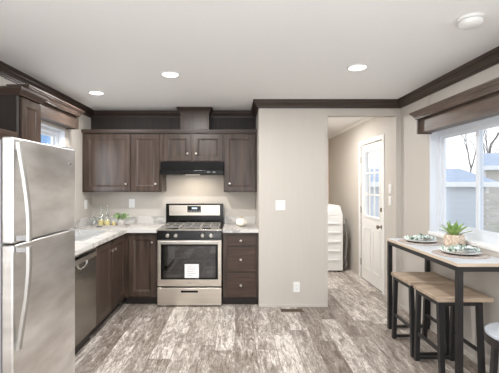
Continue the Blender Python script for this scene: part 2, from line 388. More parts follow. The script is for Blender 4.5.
# ------------------------------------------------------------ outside
structure(B().box(-40, 40, -30, 60, -0.75, -0.6).build('ground', 'ground'), 'pale winter ground outside')
def house(x0, x1, y0, y1, ze, zr, wm, label, name='neighbouring_house', z0=-0.6, along='y', wins=()):
    r = thing(name, ((x0+x1)/2, (y0+y1)/2, z0), label, 'house')
    B().box(x0, x1, y0, y1, z0, ze).build('wall', wm, r)
    o = 0.25
    if along == 'y':
        xm = (x0+x1)/2
        b = B().hexa([(x0-o, y0-o, ze), (xm, y0-o, ze), (xm, y1+o, ze), (x0-o, y1+o, ze)], [(x0-o, y0-o, ze+.08), (xm, y0-o, zr), (xm, y1+o, zr), (x0-o, y1+o, ze+.08)])
        b.hexa([(xm, y0-o, ze), (x1+o, y0-o, ze), (x1+o, y1+o, ze), (xm, y1+o, ze)], [(xm, y0-o, zr), (x1+o, y0-o, ze+.08), (x1+o, y1+o, ze+.08), (xm, y1+o, zr)])
    else:
        ym = (y0+y1)/2
        b = B().hexa([(x0-o, y0-o, ze), (x1+o, y0-o, ze), (x1+o, ym, ze), (x0-o, ym, ze)], [(x0-o, y0-o, ze+.08), (x1+o, y0-o, ze+.08), (x1+o, ym, zr), (x0-o, ym, zr)])
        b.hexa([(x0-o, ym, ze), (x1+o, ym, ze), (x1+o, y1+o, ze), (x0-o, y1+o, ze)], [(x0-o, ym, zr), (x1+o, ym, zr), (x1+o, y1+o, ze+.08), (x0-o, y1+o, ze+.08)])
    b.build('roof', 'roof', r)
    B().box(x0-o-.02, x1+o+.02, y0-o-.02, y0-o+.01, ze-.09, ze+.08).build('fascia', 'white', r)
    for x in (x0, x1):
        B().box(x-.06, x+.06, y0-.03, y0+.06, z0, ze).build('corner_trim', 'white', r)
    for (a, c, e, f) in wins:
        w = B().box(a, c, y0-.04, y0, e, f).build('window', 'white', r); B().box(a+.06, c-.06, y0-.045, y0-.039, e+.06, f-.06).build('window_pane', 'steel', w)
    return r
house(2.5, 8.75, 13, 17, 1.45, 2.08, 'siding', 'pale grey house with low grey roof seen through far dining window pane', along='x')
hb_ = house(11.0, 19.0, 12.4, 18.4, 2.1, 2.9, 'tan', 'tan sided house with grey roof seen through near dining window pane', along='x')
hb_.rotation_euler.z = -0.569
house(-12, -3.4, 11.0, 16, 3.4, 4.2, 'bluesiding', 'blue sided house outside the kitchen sink window', along='x', wins=((-5.2, -4.3, 1.6, 2.9),))
fb = thing('board_fence', (8.4, 9.5, -0.6), 'weathered horizontal board fence outside the near dining window pane', 'fence')
b = B()
for k in range(9): b.box(6.3, 10.5, 9.5-.012*(k % 2), 9.53, -0.55+0.2*k, -0.375+0.2*k)
b.build('board_panel', 'fence', fb)
for x in (6.35, 7.7, 9.1, 10.45): B().box(x-.05, x+.05, 9.53, 9.63, -0.6, 1.3).build('post', 'fence', fb)
def tree(base, h, seed, label, lean=0.0, r0=0.07):
    rnd = random.Random(seed); b = B()
    def grow(p, d, L, r, lv):
        pts = [p]; q = p.copy(); dd = d.copy()
        for k in range(4):
            dd = (dd+Vector((rnd.uniform(-.13, .13), rnd.uniform(-.13, .13), rnd.uniform(-.02, .12)))).normalized(); q = q+dd*L/4; pts.append(q.copy())
        b.tube(pts, [r*(1-.14*k) for k in range(5)], 5)
        if lv > 0:
            for k in range(3):
                s = pts[rnd.choice((2, 3, 4))]
                nd = (dd+Vector((rnd.uniform(-1, 1), rnd.uniform(-1, 1), rnd.uniform(-.1, .7)))*0.8).normalized()
                grow(s, nd, L*rnd.uniform(.5, .72), r*.5, lv-1)
    grow(Vector(base), Vector((lean, 0, 1)).normalized(), h*.45, r0, 4)
    return tag(b.build('bare_tree', 'bark'), label, 'tree')
tree((15.7, 25.0, -0.6), 7.0, 8, 'small bare tree rising behind the pale grey house', r0=.10)
tree((18.2, 27.0, -0.6), 11, 11, 'larger bare tree rising behind the tan house outside the dining window', lean=.1, r0=.12)

# ------------------------------------------------------------ windows
def side_window(name, xin, s, y0, y1, z0, z1, split, label):
    """s=+1 for the right wall (outside is +x)"""
    r = thing(name, (xin, (y0+y1)/2, z0), label, 'window'); structure(r); del r['category']
    X = lambda d: xin+s*d
    f = B(); t = 0.018
    f.box(X(0), X(.12), y0, y0+t, z0, z1).box(X(0), X(.12), y1-t, y1, z0, z1).box(X(0), X(.12), y0+t, y1-t, z1-t, z1)
    f.build('jamb', 'vinylframe', r)
    B().box(X(-.012), X(.12), y0-.01, y1+.01, z0-.02, z0+.012, .004).build('window_sill', 'wpaint', r)
    g = B(); w = .05; a, c = y0+t, y1-t; e, h = z0+.012, z1-t
    g.box(X(.07), X(.115), a, a+w, e, h).box(X(.07), X(.115), c-w, c, e, h).box(X(.07), X(.115), a+w, c-w, e, e+.055).box(X(.07), X(.115), a+w, c-w, h-w, h)
    g.build('window_frame', 'vinylframe', r)
    for (p0, p1, dx) in ((a+w, split+.02, .072), (split-.02, c-w, .092)):
        q = B(); ww = .038
        q.box(X(dx), X(dx+.018), p0, p0+ww, e+.055, h-w).box(X(dx), X(dx+.018), p1-ww, p1, e+.055, h-w)
        q.box(X(dx), X(dx+.018), p0+ww, p1-ww, e+.055, e+.055+ww).box(X(dx), X(dx+.018), p0+ww, p1-ww, h-w-ww*.6, h-w)
        sh = q.build('sash', 'vinylframe', r)
        B().box(X(dx+.007), X(dx+.011), p0+ww, p1-ww, e+.055+ww, h-w-ww*.6).build('pane', 'pane', sh)
    return r
side_window('window_1', XR, 1, WRY0, WRY1, WRZ0, WRZ1, 3.12, 'white sliding window above the dining table')
side_window('window_2', XL, -1, WLY0, WLY1, WLZ0, WLZ1, 3.80, 'white sliding window above the sink')
side_window('window_3', XR, 1, -1.75, -0.05, .95, 1.95, -.9, 'window behind the viewer on the right wall')
side_window('window_4', XL, -1, -2.05, -.35, .95, 1.95, -1.2, 'window behind the viewer on the left wall')
# rear picture window
rw = thing('window_5', (0, YR, 0.3), 'wide picture window behind the viewer', 'window'); structure(rw); del rw['category']
b = B()
for x in (-1.45, -.5, .45, 1.4): b.box(x, x+.05, YR-.1, YR-.04, .3, 2.2)
b.box(-1.4, 1.4, YR-.1, YR-.04, .3, .36).box(-1.4, 1.4, YR-.1, YR-.04, 2.14, 2.2)
b.build('window_frame', 'vinylframe', rw)

def valance(xin, s, y0, y1, z0, z1, label):
    r = thing('window_valance', (xin, (y0+y1)/2, z0), label, 'valance')
    X = lambda d: xin-s*d
    zt = z1-.06
    B().box(X(.0), X(.115), y0+.02, y1-.02, z0+.012, zt).build('face_board', 'valance', r)
    for y in (y0, y1-.02): B().box(X(0), X(.145), y, y+.02, z0, zt, .002).build('end_board', 'valance', r)
    B().box(X(0), X(.145), y0, y1, z0, z0+.012).build('bottom_rail', 'valance', r) if False else None
    pr = [(0, zt), (.0, zt-.012), (.010, zt-.012), (.010, zt), (.016, zt+.002), (.018, zt+.014), (.026, zt+.028), (.038, zt+.036), (.039, zt+.044), (.048, zt+.046), (.050, z1), (-.03, z1), (-.03, zt)]
    xf = X(.147)
    if s > 0: pth = [(xin-.001, y1), (xf, y1), (xf, y0), (xin-.001, y0)]; sd = -1
    else: pth = [(xin+.001, y1), (xf, y1), (xf, y0), (xin+.001, y0)]; sd = 1
    # outward offset: right of travel when sd = 1
    b = B()
    for seg, nm in sweep(pth, pr, ['crown'], 'valance', side=-sd): b.add(seg.v, seg.f)
    b.build('crown', 'valance', r)
    return r
valance(XR, 1, 2.0, 3.72, 1.94, 2.155, 'long brown wooden valance box over the dining window')
valance(XL, -1, 3.22, 4.30, 2.072, 2.29, 'brown wooden valance box over the sink window')

# ------------------------------------------------------------ cabinets
def PL(face, x0):
    """returns mapper(u,w,z) for a front plane: face '-y' at y=x0, '+x' at x=x0, w grows out of the face"""
    if face == '-y': return lambda u, w, z: (u, x0-w, z)
    return lambda u, w, z: (x0+w, u, z)
def pbox(b, P, u0, u1, w0, w1, z0, z1, bev=0):
    a = P(u0, w0, z0); c = P(u1, w1, z1); return b.box(a[0], c[0], a[1], c[1], z0, z1, bev)
def shaker(P, u0, u1, z0, z1, fr=.057, t=.02):
    b = B(); e = .003
    rings = [((u0, u1, z0, z1), 0), ((u0, u1, z0, z1), t-e), ((u0+e, u1-e, z0+e, z1-e), t),
             ((u0+fr, u1-fr, z0+fr, z1-fr), t), ((u0+fr+.004, u1-fr-.004, z0+fr+.004, z1-fr-.004), t-.004),
             ((u0+fr+.012, u1-fr-.012, z0+fr+.012, z1-fr-.012), t-.006), ((u0+fr+.020, u1-fr-.020, z0+fr+.020, z1-fr-.020), t-.009)]
    vs = []
    for (a, c, d, f), w in rings: vs += [P(a, w, d), P(c, w, d), P(c, w, f), P(a, w, f)]
    fs = []
    for i in range(len(rings)-1):
        for k in range(4): fs.append((4*i+k, 4*i+(k+1) % 4, 4*i+4+(k+1) % 4, 4*i+4+k))
    n = len(vs)-4; fs.append((n, n+1, n+2, n+3)); fs.append((3, 2, 1, 0))
    return b.add(vs, fs)
def knob(P, u, z, parent, w=.02):
    b = B(); c = P(u, w, z)
    ax = 'y' if P(0, 1, 0)[0] == P(0, 0, 0)[0] else 'x'
    sg = -1 if ax == 'y' else 1
    b.lathe(c, [(.006, 0), (.005, sg*.010), (.008, sg*.014), (.0145, sg*.018), (.0155, sg*.023), (.012, sg*.028), (.004, sg*.030)], 16, ax)
    o = b.build('knob', 'nickel', parent); o['label'] = 'brushed nickel knob'; return o

def wall_cabinet(x0, x1, z0, z1, y0, doors, label, knobs, side='-y'):
    r = thing('wall_cabinet', ((x0+x1)/2, (y0+YB)/2, z0), label, 'cabinet', 'wall cabinets over the range run')
    B().box(x0, x1, y0, YB-.022 if z1 > 2.11 else YB-.001, z0, z1).build('cabinet_body', 'wood', r)
    P = PL('-y', y0)
    for (a, c), (ku, kz) in zip(doors, knobs):
        d = shaker(P, a, c, z0+.012, z1-.012).build('door', 'wood', r); knob(P, ku, kz, d)
    return r
YU = 4.75     # wall cabinet fronts (doors come 2 cm further out)
def X79(px): return (px-235)/79.0
wall_cabinet(-1.938, -.927, 1.345, 2.09, YU, [(X79(84.5), X79(130)), (X79(131.5), X79(159))],
             'two-door dark walnut wall cabinet left of the range hood', [(X79(126.3), 1.447), (X79(155.6), 1.447)])
c2 = wall_cabinet(-.925, -.145, 1.725, 2.09, YU, [(X79(163.2), X79(191)), (X79(193.2), X79(222))],
             'short two-door dark walnut wall cabinet directly above the range hood', [(X79(187.6), 1.83), (X79(196.3), 1.83)])
wall_cabinet(-.143, XP-.002, 1.345, 2.09, YU, [(X79(224.3), X79(255.3))],
             'single-door dark walnut wall cabinet right of the range hood', [(X79(229.7), 1.45)])
ct = thing('cabinet_cornice', (-.84, YU, 2.09), 'thin dark brown cornice strip running along the wall cabinet tops', 'moulding')
B().box(-1.938, XP-.001, YU-.03, YB-.021, 2.0905, 2.104).box(-1.938, XP-.001, YU-.042, YB-.021, 2.104, 2.135, .003).build('strip', 'crown', ct)
# duct chase
dc = thing('duct_chase', (-.515, 4.9, 2.1355), 'brown boxed duct chase rising from cabinets over the hood to ceiling', 'duct cover')
B().box(-.70, -.335, 4.80, YB-.022, 2.1355, H-.002).build('box', 'wood', dc)
b = B()
pr = [(0, H-.002), (0, H-.075), (.006, H-.075), (.012, H-.055), (.03, H-.03), (.045, H-.02), (.045, H-.002)]
for seg, _ in sweep([(-.70, YB-.022), (-.70, 4.80), (-.335, 4.80), (-.335, YB-.022)], pr, ['c'], 'crown', side=1): b.add(seg.v, seg.f)
b.build('crown', 'crown', dc)

# tall cabinet by the fridge
fc = thing('wall_cabinet', (-1.77, 2.97, 1.35), 'narrow dark walnut wall cabinet between the fridge and sink window', 'cabinet')
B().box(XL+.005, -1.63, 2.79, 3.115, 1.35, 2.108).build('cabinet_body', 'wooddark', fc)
P = PL('+x', -1.63)
d = shaker(P, 2.83, 3.105, 1.365, 2.10).build('door', 'wood', fc); knob(P, 2.87, 1.45, d)
b = B(); pr = [(0, 2.165), (0, 2.109), (.006, 2.109), (.010, 2.12), (.024, 2.138), (.038, 2.148), (.038, 2.165)]
for seg, _ in sweep([(XL+.005, 2.79), (-1.61, 2.79), (-1.61, 3.115), (XL+.005, 3.115)], pr, ['c'], 'crown', side=1): b.add(seg.v, seg.f)
b.box(XL+.005, -1.61, 2.79, 3.115, 2.1085, 2.16)
b.build('crown', 'crown', fc)
of = thing('over_fridge_cabinet', (-1.77, 2.32, 1.70), 'low brown wooden cabinet box on wall above the fridge', 'cabinet')
B().box(XL+.005, -1.63, 1.88, 2.788, 1.70, 1.83).build('cabinet_body', 'wood', of)
P = PL('+x', -1.63)
shaker(P, 1.90, 2.77, 1.705, 1.825, fr=.03).build('door', 'woodh', of)

# base cabinets
YF = 4.46     # base cabinet face, back run
XF = -1.315   # base cabinet face, left run
def carcass(x0, x1, y0, y1, face, r, m='wood'):
    b = B(); t = .018; z0, z1 = .095, .868
    if face == '-y':
        b.box(x0, x0+t, y0, y1, z0, z1).box(x1-t, x1, y0, y1, z0, z1).box(x0+t, x1-t, y0, y1, z0, z0+t).box(x0+t, x1-t, y1-t, y1, z0+t, z1)
        b.box(x0+t, x1-t, y0, y0+.018, z0+t, z1)
    else:
        b.box(x0, x1, y0, y0+t, z0, z1).box(x0, x1, y1-t, y1, z0, z1).box(x0, x1, y0+t, y1-t, z0, z0+t).box(x0, x0+t, y0+t, y1-t, z0+t, z1)
        b.box(x1-.018, x1, y0+t, y1-t, z0+t, z1)
    b.build('cabinet_body', m, r)
r = thing('base_cabinet', (-1.11, 4.75, 0), 'single-door dark walnut base cabinet in the corner left of the range', 'cabinet')
carcass(-1.318, -.928, YF, YB-.005, '-y', r)
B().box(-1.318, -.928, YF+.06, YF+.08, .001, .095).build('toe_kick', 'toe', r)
P = PL('-y', YF); d = shaker(P, -1.262, -.945, .115, .845).build('door', 'wood', r); knob(P, -.985, .755, d)
r = thing('drawer_cabinet', (.06, 4.75, 0), 'three-drawer dark walnut base cabinet right of the range', 'cabinet')
carcass(-.145, XP-.003, YF, YB-.005, '-y', r)
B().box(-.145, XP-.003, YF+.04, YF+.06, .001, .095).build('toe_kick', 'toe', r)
for z0, z1 in ((.712, .838), (.405, .695), (.100, .388)):
    b = B(); pbox(b, P, -.094, .246, 0, .02, z0, z1, .003); d = b.build('drawer', 'woodh', r); knob(P, .068, (z0+z1)/2, d)
r = thing('sink_cabinet', (-1.62, 3.97, 0), 'two-door dark walnut base cabinet under the kitchen sink', 'cabinet')
carcass(XL+.005, XF, 3.485, 4.455, '+x', r)
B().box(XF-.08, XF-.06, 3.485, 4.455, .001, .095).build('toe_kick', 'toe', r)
P = PL('+x', XF)
d = shaker(P, 3.50, 3.935, .115, .845).build('door', 'wood', r); knob(P, 3.895, .75, d)
d = shaker(P, 3.955, 4.40, .115, .845).build('door', 'wood', r); knob(P, 3.995, .75, d)
r = thing('end_panel', (-1.62, 2.78, 0), 'dark walnut filler cabinet between the fridge and dishwasher', 'cabinet')
B().box(XL+.005, XF, 2.64, 2.868, .001, .868).build('cabinet_body', 'wood', r)

# countertops
XC, YC = -1.275, 4.405
SX0, SX1, SY0, SY1 = -1.84, -1.425, 3.50, 4.30
r = thing('countertop', (-1.6, 3.9, .87), 'L-shaped white marble-look worktop around the sink', 'worktop')
b = B()
b.box(XL+.001, XC, 2.63, SY0, .87, .91).box(XL+.001, SX0, SY0, SY1, .87, .91).box(SX1, XC, SY0, SY1, .87, .91)
b.box(XL+.001, XC, SY1, YC, .87, .91).box(XL+.001, -.926, YC, YB-.001, .87, .91)
b.build('slab', 'counter', r)
B().box(XL+.001, XL+.021, 2.63, YB-.001, .91, 1.01, .004).box(XL+.021, -.926, YB-.021, YB-.001, .91, 1.01, .004).build('backsplash', 'counter', r)
r = thing('countertop', (.06, 4.7, .87), 'short white marble-look worktop right of the range', 'worktop')
B().box(-.147, XP-.001, YC, YB-.001, .87, .91, .004).build('slab', 'counter', r)
B().box(-.147, XP-.001, YB-.021, YB-.001, .91, 1.01, .004).build('backsplash', 'counter', r)

# sink
r = thing('kitchen_sink', (-1.63, 3.9, .91), 'double-bowl stainless drop-in sink in the left worktop', 'sink')
a, c, e, f = SX0-.015, SX1+.015, SY0-.015, SY1+.015
b = B(); ym = 3.9
b.box(a, c, e, SY0+.02, .9105, .918).box(a, c, SY1-.02, f, .9105, .918).box(a, SX0+.06, SY0+.02, SY1-.02, .9105, .918).box(SX1-.02, c, SY0+.02, SY1-.02, .9105, .918).box(SX0+.06, SX1-.02, ym-.015, ym+.015, .9105, .918)
b.build('rim', 'sink', r)
for y0, y1 in ((SY0+.02, ym-.015), (ym+.015, SY1-.02)):
    b = B(); x0, x1, t = SX0+.06, SX1-.02, .002
    b.box(x0, x0+t, y0, y1, .74, .911).box(x1-t, x1, y0, y1, .74, .911).box(x0, x1, y0, y0+t, .74, .911).box(x0, x1, y1-t, y1, .74, .911).box(x0, x1, y0, y1, .738, .74)
    bo = b.build('bowl', 'sink', r)
    B().lathe(((x0+x1)/2, (y0+y1)/2, .7402), [(.04, 0), (.04, .002), (.025, .003)], 20).build('drain', 'chrome', bo)
r = thing('faucet', (-1.81, 3.82, .9185), 'chrome single-lever faucet behind the sink', 'faucet')
B().lathe((-1.81, 3.82, .9185), [(.032, 0), (.032, .008), (.022, .015), (.020, .075), (.014, .09)], 20).build('base', 'chrome', r)
B().tube([(-1.81, 3.82, .99), (-1.79, 3.79, 1.02), (-1.72, 3.72, 1.045), (-1.65, 3.65, 1.045), (-1.62, 3.62, 1.02), (-1.615, 3.615, .99)], .011).build('spout', 'chrome', r)
B().tube([(-1.81, 3.82, 1.0), (-1.82, 3.86, 1.03), (-1.825, 3.92, 1.04)], [.01, .008, .006]).build('lever', 'chrome', r)

# ------------------------------------------------------------ fridge
FX, FY0, FY1 = -1.11, 1.87, 2.60
r = thing('refrigerator', (-1.5, 2.235, 0), 'stainless top-freezer refrigerator at left edge', 'refrigerator')
B().box(XL+.03, FX-.065, FY0+.005, FY1-.005, .03, 1.665, .006).build('cabinet_body', 'fgrey', r)
B().box(FX-.062, FX-.02, FY0+.02, FY1-.02, .02, .085).build('toe_grille', 'toe', r)
for y in (FY0+.06, FY1-.06): B().lathe((FX-.12, y, 0.001), [(.02, 0), (.02, .03)], 12).build('foot', 'blackm', r)
def fdoor(nm, z0, z1, hz0, hz1, bow):
    d = B().box(FX-.058, FX, FY0, FY1, z0, z1, .009).build(nm, 'fsteel', r)
    B().box(FX-.0645, FX-.0585, FY0+.012, FY1-.012, z0+.01, z1-.01).build('gasket', 'blackm', d)
    # curved handle: attached flat at hz0, standing off at hz1
    n = 18; vs = []; fs = []
    for k in range(n+1):
        t = k/n; z = hz0+(hz1-hz0)*t
        off = .004+bow*math.sin(min(t, 1)*PI*.56)**1.2
        w = .017; x0 = FX+off; th = .014
        vs += [(x0, 1.905-w, z), (x0, 1.905+w, z), (x0+th, 1.905+w*.75, z), (x0+th, 1.905-w*.75, z)]
    for k in range(n):
        for j in range(4): fs.append((4*k+j, 4*k+(j+1) % 4, 4*k+4+(j+1) % 4, 4*k+4+j))
    fs += [(3, 2, 1, 0), (4*n, 4*n+1, 4*n+2, 4*n+3)]
    h = B().add(vs, fs, True).build('handle', 'handle', d); h['label'] = 'long curved pale metal handle'
    sg = 1 if hz1 > hz0 else -1
    B().box(FX+.0005, FX+bow, 1.89, 1.92, min(hz1-sg*.03, hz1-sg*.005), max(hz1-sg*.03, hz1-sg*.005), .003).build('handle_bracket', 'fgrey', h)
    B().box(FX+.0005, FX+.006, 1.893, 1.917, min(hz0, hz0+sg*.04), max(hz0, hz0+sg*.04)).build('handle_foot', 'handle', h)
    return d
fz = fdoor('freezer_door', 1.143, 1.68, 1.655, 1.15, .052)
fdoor('fridge_door', .09, 1.134, .60, 1.125, .052)
B().box(FX+.0002, FX+.002, 2.50, 2.545, 1.575, 1.583).build('badge', 'chrome', fz)
B().box(FX-.10, FX-.015, FY1-.075, FY1-.01, 1.6805, 1.695, .004).build('hinge_cover', 'fgrey', r)

# ------------------------------------------------------------ dishwasher
DX = -1.29
r = thing('dishwasher', (-1.6, 3.175, 0), 'stainless dishwasher under the worktop beside the fridge', 'dishwasher')
B().box(XL+.03, DX-.03, 2.872, 3.482, .10, .866).build('tub', 'fgrey', r)
B().box(DX-.028, DX, 2.875, 3.479, .125, .775, .004).build('door_panel', 'dsteel', r)
cpn = B().box(DX-.028, DX+.004, 2.875, 3.479, .78, .862, .004).build('control_panel', 'steel', r)
B().box(DX+.0045, DX+.006, 2.90, 3.455, .825, .853).build('control_strip', 'black', cpn)
b = B(); pts = []
for k in range(13):
    a = PI*k/12; pts.append((DX+.012, 3.13+.10*math.cos(a), .785-.045*math.sin(a)))
b.tube(pts, .009, 8); b.build('handle', 'chrome', r)
B().box(DX-.10, DX-.06, 2.88, 3.475, .002, .12).build('toe_kick', 'toe', r)

# ------------------------------------------------------------ range
RX0, RX1, RYF = -.918, -.155, 4.40
rm = (RX0+RX1)/2
r = thing('gas_range', (rm, 4.72, 0), 'stainless and black gas range against the kitchen back wall', 'stove')
B().box(RX0, RX1, RYF+.03, YB-.03, .03, .885).build('body', 'black', r)
for x in (RX0+.04, RX1-.04): B().lathe((x, RYF+.08, .001), [(.018, 0), (.018, .03)], 12).build('foot', 'blackm', r)
dr = B().box(RX0+.004, RX1-.004, RYF, RYF+.029, .016, .222, .004).build('storage_drawer', 'steel', r)
B().box(rm-.10, rm+.10, RYF-.003, RYF+.001, .168, .192, .002).build('drawer_handle', 'black', dr)
od = thing
dd = B().box(RX0+.004, RX1-.004, RYF, RYF+.029, .24, .785, .005).build('oven_door', 'steel', r)
fr = B().box(RX0+.045, RX1-.045, RYF-.003, RYF+.001, .322, .738, .002).build('window_border', 'black', dd)
B().box(RX0+.075, RX1-.075, RYF-.0045, RYF-.0032, .345, .715).build('window_glass', 'oven', dd)
for z in (.44, .56): 
    b = B().box(RX0+.12, RX1-.12, RYF-.0052, RYF-.0047, z, z+.004)
    o = b.build('rack', 'iron', dd)
for x in (RX0+.06, RX1-.06): pass
hb = B().tube([(RX0+.03, RYF-.045, .768), (RX1-.03, RYF-.045, .768)], .013, 14)
for x in (RX0+.05, RX1-.05): hb.box(x-.012, x+.012, RYF-.045, RYF+.0005, .758, .778)
hb.build('door_handle', 'handle', dd)
st = B().box(rm-.055, rm+.112, RYF-.0065, RYF-.0055, .342, .505).build('energy_label', 'label', dd)
b = B()
for k, (w0, w1) in enumerate(((.02, .05), (.02, .09), (.02, .08), (.02, .06), (.02, .09), (.02, .05))):
    b.box(rm-.025+w0-.02, rm-.025+w1+.015, RYF-.0072, RYF-.0067, .48-.022*k, .484-.022*k)
b.build('print', 'grey', st)
B().box(rm-.022, rm+.022, RYF-.0012, RYF-.0002, .276, .283).build('badge', 'grey', dd)
# control panel with knobs
cpan = B()
cpan.hexa([(RX0, RYF-.005, .79), (RX1, RYF-.005, .79), (RX1, RYF+.05, .79), (RX0, RYF+.05, .79)], [(RX0, RYF+.015, .895), (RX1, RYF+.015, .895), (RX1, RYF+.05, .895), (RX0, RYF+.05, .895)])
cpan = cpan.build('control_panel', 'black', r)
for px in (167.3, 175.6, 202.6, 211.0):
    x = (px-235)/85.2; c = (x, RYF+.004, .838)
    k = B().lathe(c, [(.025, 0), (.025, -.006), (.0235, -.010), (.019, -.028), (.017, -.031), (.006, -.032)], 20, 'y').build('knob', 'nickel', cpan); k['label'] = 'silver burner knob'
B().box(RX0, RX1, RYF+.015, YB-.10, .8955, .907, .003).build('cooktop', 'cooktop', r)
gy0, gy1 = RYF+.06, YB-.14
bx = [RX0+.19, rm, RX1-.19]
for (x, y, rad) in ((bx[0], gy0+.11, .05), (bx[0], gy1-.09, .042), (bx[2], gy0+.11, .05), (bx[2], gy1-.09, .042), (bx[1], (gy0+gy1)/2, .045)):
    B().lathe((x, y, .9072), [(rad, 0), (rad, .008), (rad*.75, .011), (rad*.75, .018), (rad*.3, .02)], 20).build('burner', 'iron', r)
for x0, x1 in ((RX0+.04, rm-.13), (rm-.12, rm+.12), (rm+.13, RX1-.04)):
    b = B(); z = .933; w = .009
    xm = (x0+x1)/2; ymid = (gy0+gy1)/2
    for x in (x0, x1): b.box(x-w/2, x+w/2, gy0, gy1, z-.006, z+.006)
    for y in (gy0, ymid, gy1): b.box(x0, x1, y-w/2, y+w/2, z-.006, z+.006)
    b.box(xm-w/2, xm+w/2, gy0, gy1, z-.006, z+.006)
    for x in (x0, x1):
        for y in (gy0, gy1): b.box(x-w/2, x+w/2, y-w/2, y+w/2, .9072, z)
    o = b.build('grate', 'duct', r); o['label'] = 'pale grey burner grate'
# back guard
bgd = B().box(RX0, RX1, YB-.095, YB-.035, .895, 1.185, .006).build('backguard', 'black', r)
B().box(RX0+.045, RX1-.045, YB-.1005, YB-.094, 1.03, 1.165, .002).build('backguard_trim', 'steel', bgd)
dp = B().box(rm-.095, rm+.085, YB-.104, YB-.1002, 1.07, 1.155, .002).build('display_panel', 'black', bgd)
B().box(rm-.035, rm+.035, YB-.1055, YB-.1042, 1.115, 1.135).build('display', 'disp', dp)
b = B()
for k in range(8): b.box(rm-.085+.021*k, rm-.073+.021*k, YB-.105, YB-.1042, 1.082, 1.092)
b.build('touch_keys', 'grey', dp)

# range hood
r = thing('range_hood', (rm, 4.8, 1.565), 'slim black range hood under the short wall cabinet', 'range hood')
hy = 4.63
b = B().box(RX0-.01, RX1+.008, hy+.03, YB-.001, 1.62, 1.7235).hexa([(RX0-.012, hy, 1.565), (RX1+.010, hy, 1.565), (RX1+.010, YB-.001, 1.565), (RX0-.012, YB-.001, 1.565)],
      [(RX0-.012, hy, 1.62), (RX1+.010, hy, 1.62), (RX1+.010, YB-.001, 1.62), (RX0-.012, YB-.001, 1.62)])
b.build('shell', 'hood', r)
B().box(RX0-.014, RX1+.012, hy-.004, hy-.0003, 1.572, 1.612, .001).build('front_lip', 'black', r)
for x in (.19, .26): B().box(rm+x, rm+x+.035, hy-.0065, hy-.0042, 1.588, 1.6, .001).build('rocker_switch', 'grey', r)

ln = B().box(rm-.09, rm+.09, hy+.08, hy+.15, 1.5615, 1.5645, .001).build('lamp_lens', 'hoodlens', r)
hl = bpy.data.lights.new('hood_lamp', 'AREA'); hl.shape = 'RECTANGLE'; hl.size = .17; hl.size_y = .06; hl.energy = 2.0; hl.color = (1.0, .88, .72)
ho = bpy.data.objects.new('hood_lamp', hl); C.objects.link(ho); ho.parent = r; ho.location = (0, hy+.115-4.8, -.0045)

# ------------------------------------------------------------ counter items
def tagB(b, name, m, label, cat, group=None): return tag(b.build(name, m), label, cat, group)
TZ = .9102
tr = thing('serving_tray', (-1.53, 4.67, TZ), 'pale grey rectangular tray in the worktop corner holding bottles', 'tray')
b = B().box(-1.72, -1.345, 4.59, 4.76, TZ, TZ+.008)
b.box(-1.72, -1.345, 4.585, 4.592, TZ, TZ+.028).box(-1.72, -1.345, 4.758, 4.765, TZ, TZ+.028).box(-1.727, -1.72, 4.585, 4.765, TZ, TZ+.028).box(-1.345, -1.338, 4.585, 4.765, TZ, TZ+.028)
b.build('body', 'tray', tr)
B().box(-1.70, -1.63, 4.5835, 4.585, TZ+.008, TZ+.018).build('handle', 'blackm', tr)
TT = TZ+.0085
def bottle(x, y, label):
    r = thing('glass_bottle', (x, y, TT), label, 'bottle', 'glass bottles of lemonade on the tray')
    B().lathe((x, y, TT), [(.034, 0), (.036, .004), (.036, .095), (.030, .125), (.014, .155), (.012, .205), (.015, .21), (.015, .218)], 20).build('glass', 'bottle', r)
    B().lathe((x, y, TT+.003), [(.033, 0), (.033, .07), (.030, .071)], 20).build('lemonade', 'lemon', r)
    B().lathe((x, y, TT+.2185), [(.010, 0), (.012, .012), (.016, .02), (.016, .04), (.010, .05)], 16).build('stopper', 'bottle', r)
    return r
bt = bottle(-1.682, 4.70, 'left of two tall glass bottles of pale lemonade on the tray')
b2 = copy_tree(bt); b2.location = (-1.598, 4.68, TT); relabel(b2, 'right of two tall glass bottles of pale lemonade, nearer the herb plant')
r = thing('glass_jar', (-1.80, 4.76, TZ), 'low clear glass jar left of the tray bottles', 'jar')
B().lathe((-1.80, 4.76, TZ), [(.04, 0), (.042, .004), (.042, .10), (.038, .105)], 20).build('glass', 'bottle', r)
B().lathe((-1.80, 4.76, TZ+.1055), [(.04, 0), (.04, .01), (.01, .016), (.012, .03)], 20).build('lid', 'chrome', r)
r = thing('small_jar', (-1.530, 4.725, TT), 'small pale yellow jar between the right bottle and herb pot', 'jar')
B().lathe((-1.530, 4.725, TT), [(.020, 0), (.022, .003), (.022, .045), (.017, .05)], 18).build('jar_body', 'lemon', r)
B().lathe((-1.530, 4.725, TT+.0505), [(.018, 0), (.018, .012)], 18).build('lid', 'white', r)
r = thing('potted_herb', (-1.425, 4.68, TT), 'leafy green herb in a small pale grey pot on the tray', 'plant')
B().lathe((-1.425, 4.68, TT), [(.040, 0), (.042, .003), (.048, .075), (.050, .08), (.044, .08), (.040, .07)], 22).build('pot', 'cpot', r)
b = B(); rnd = random.Random(5)
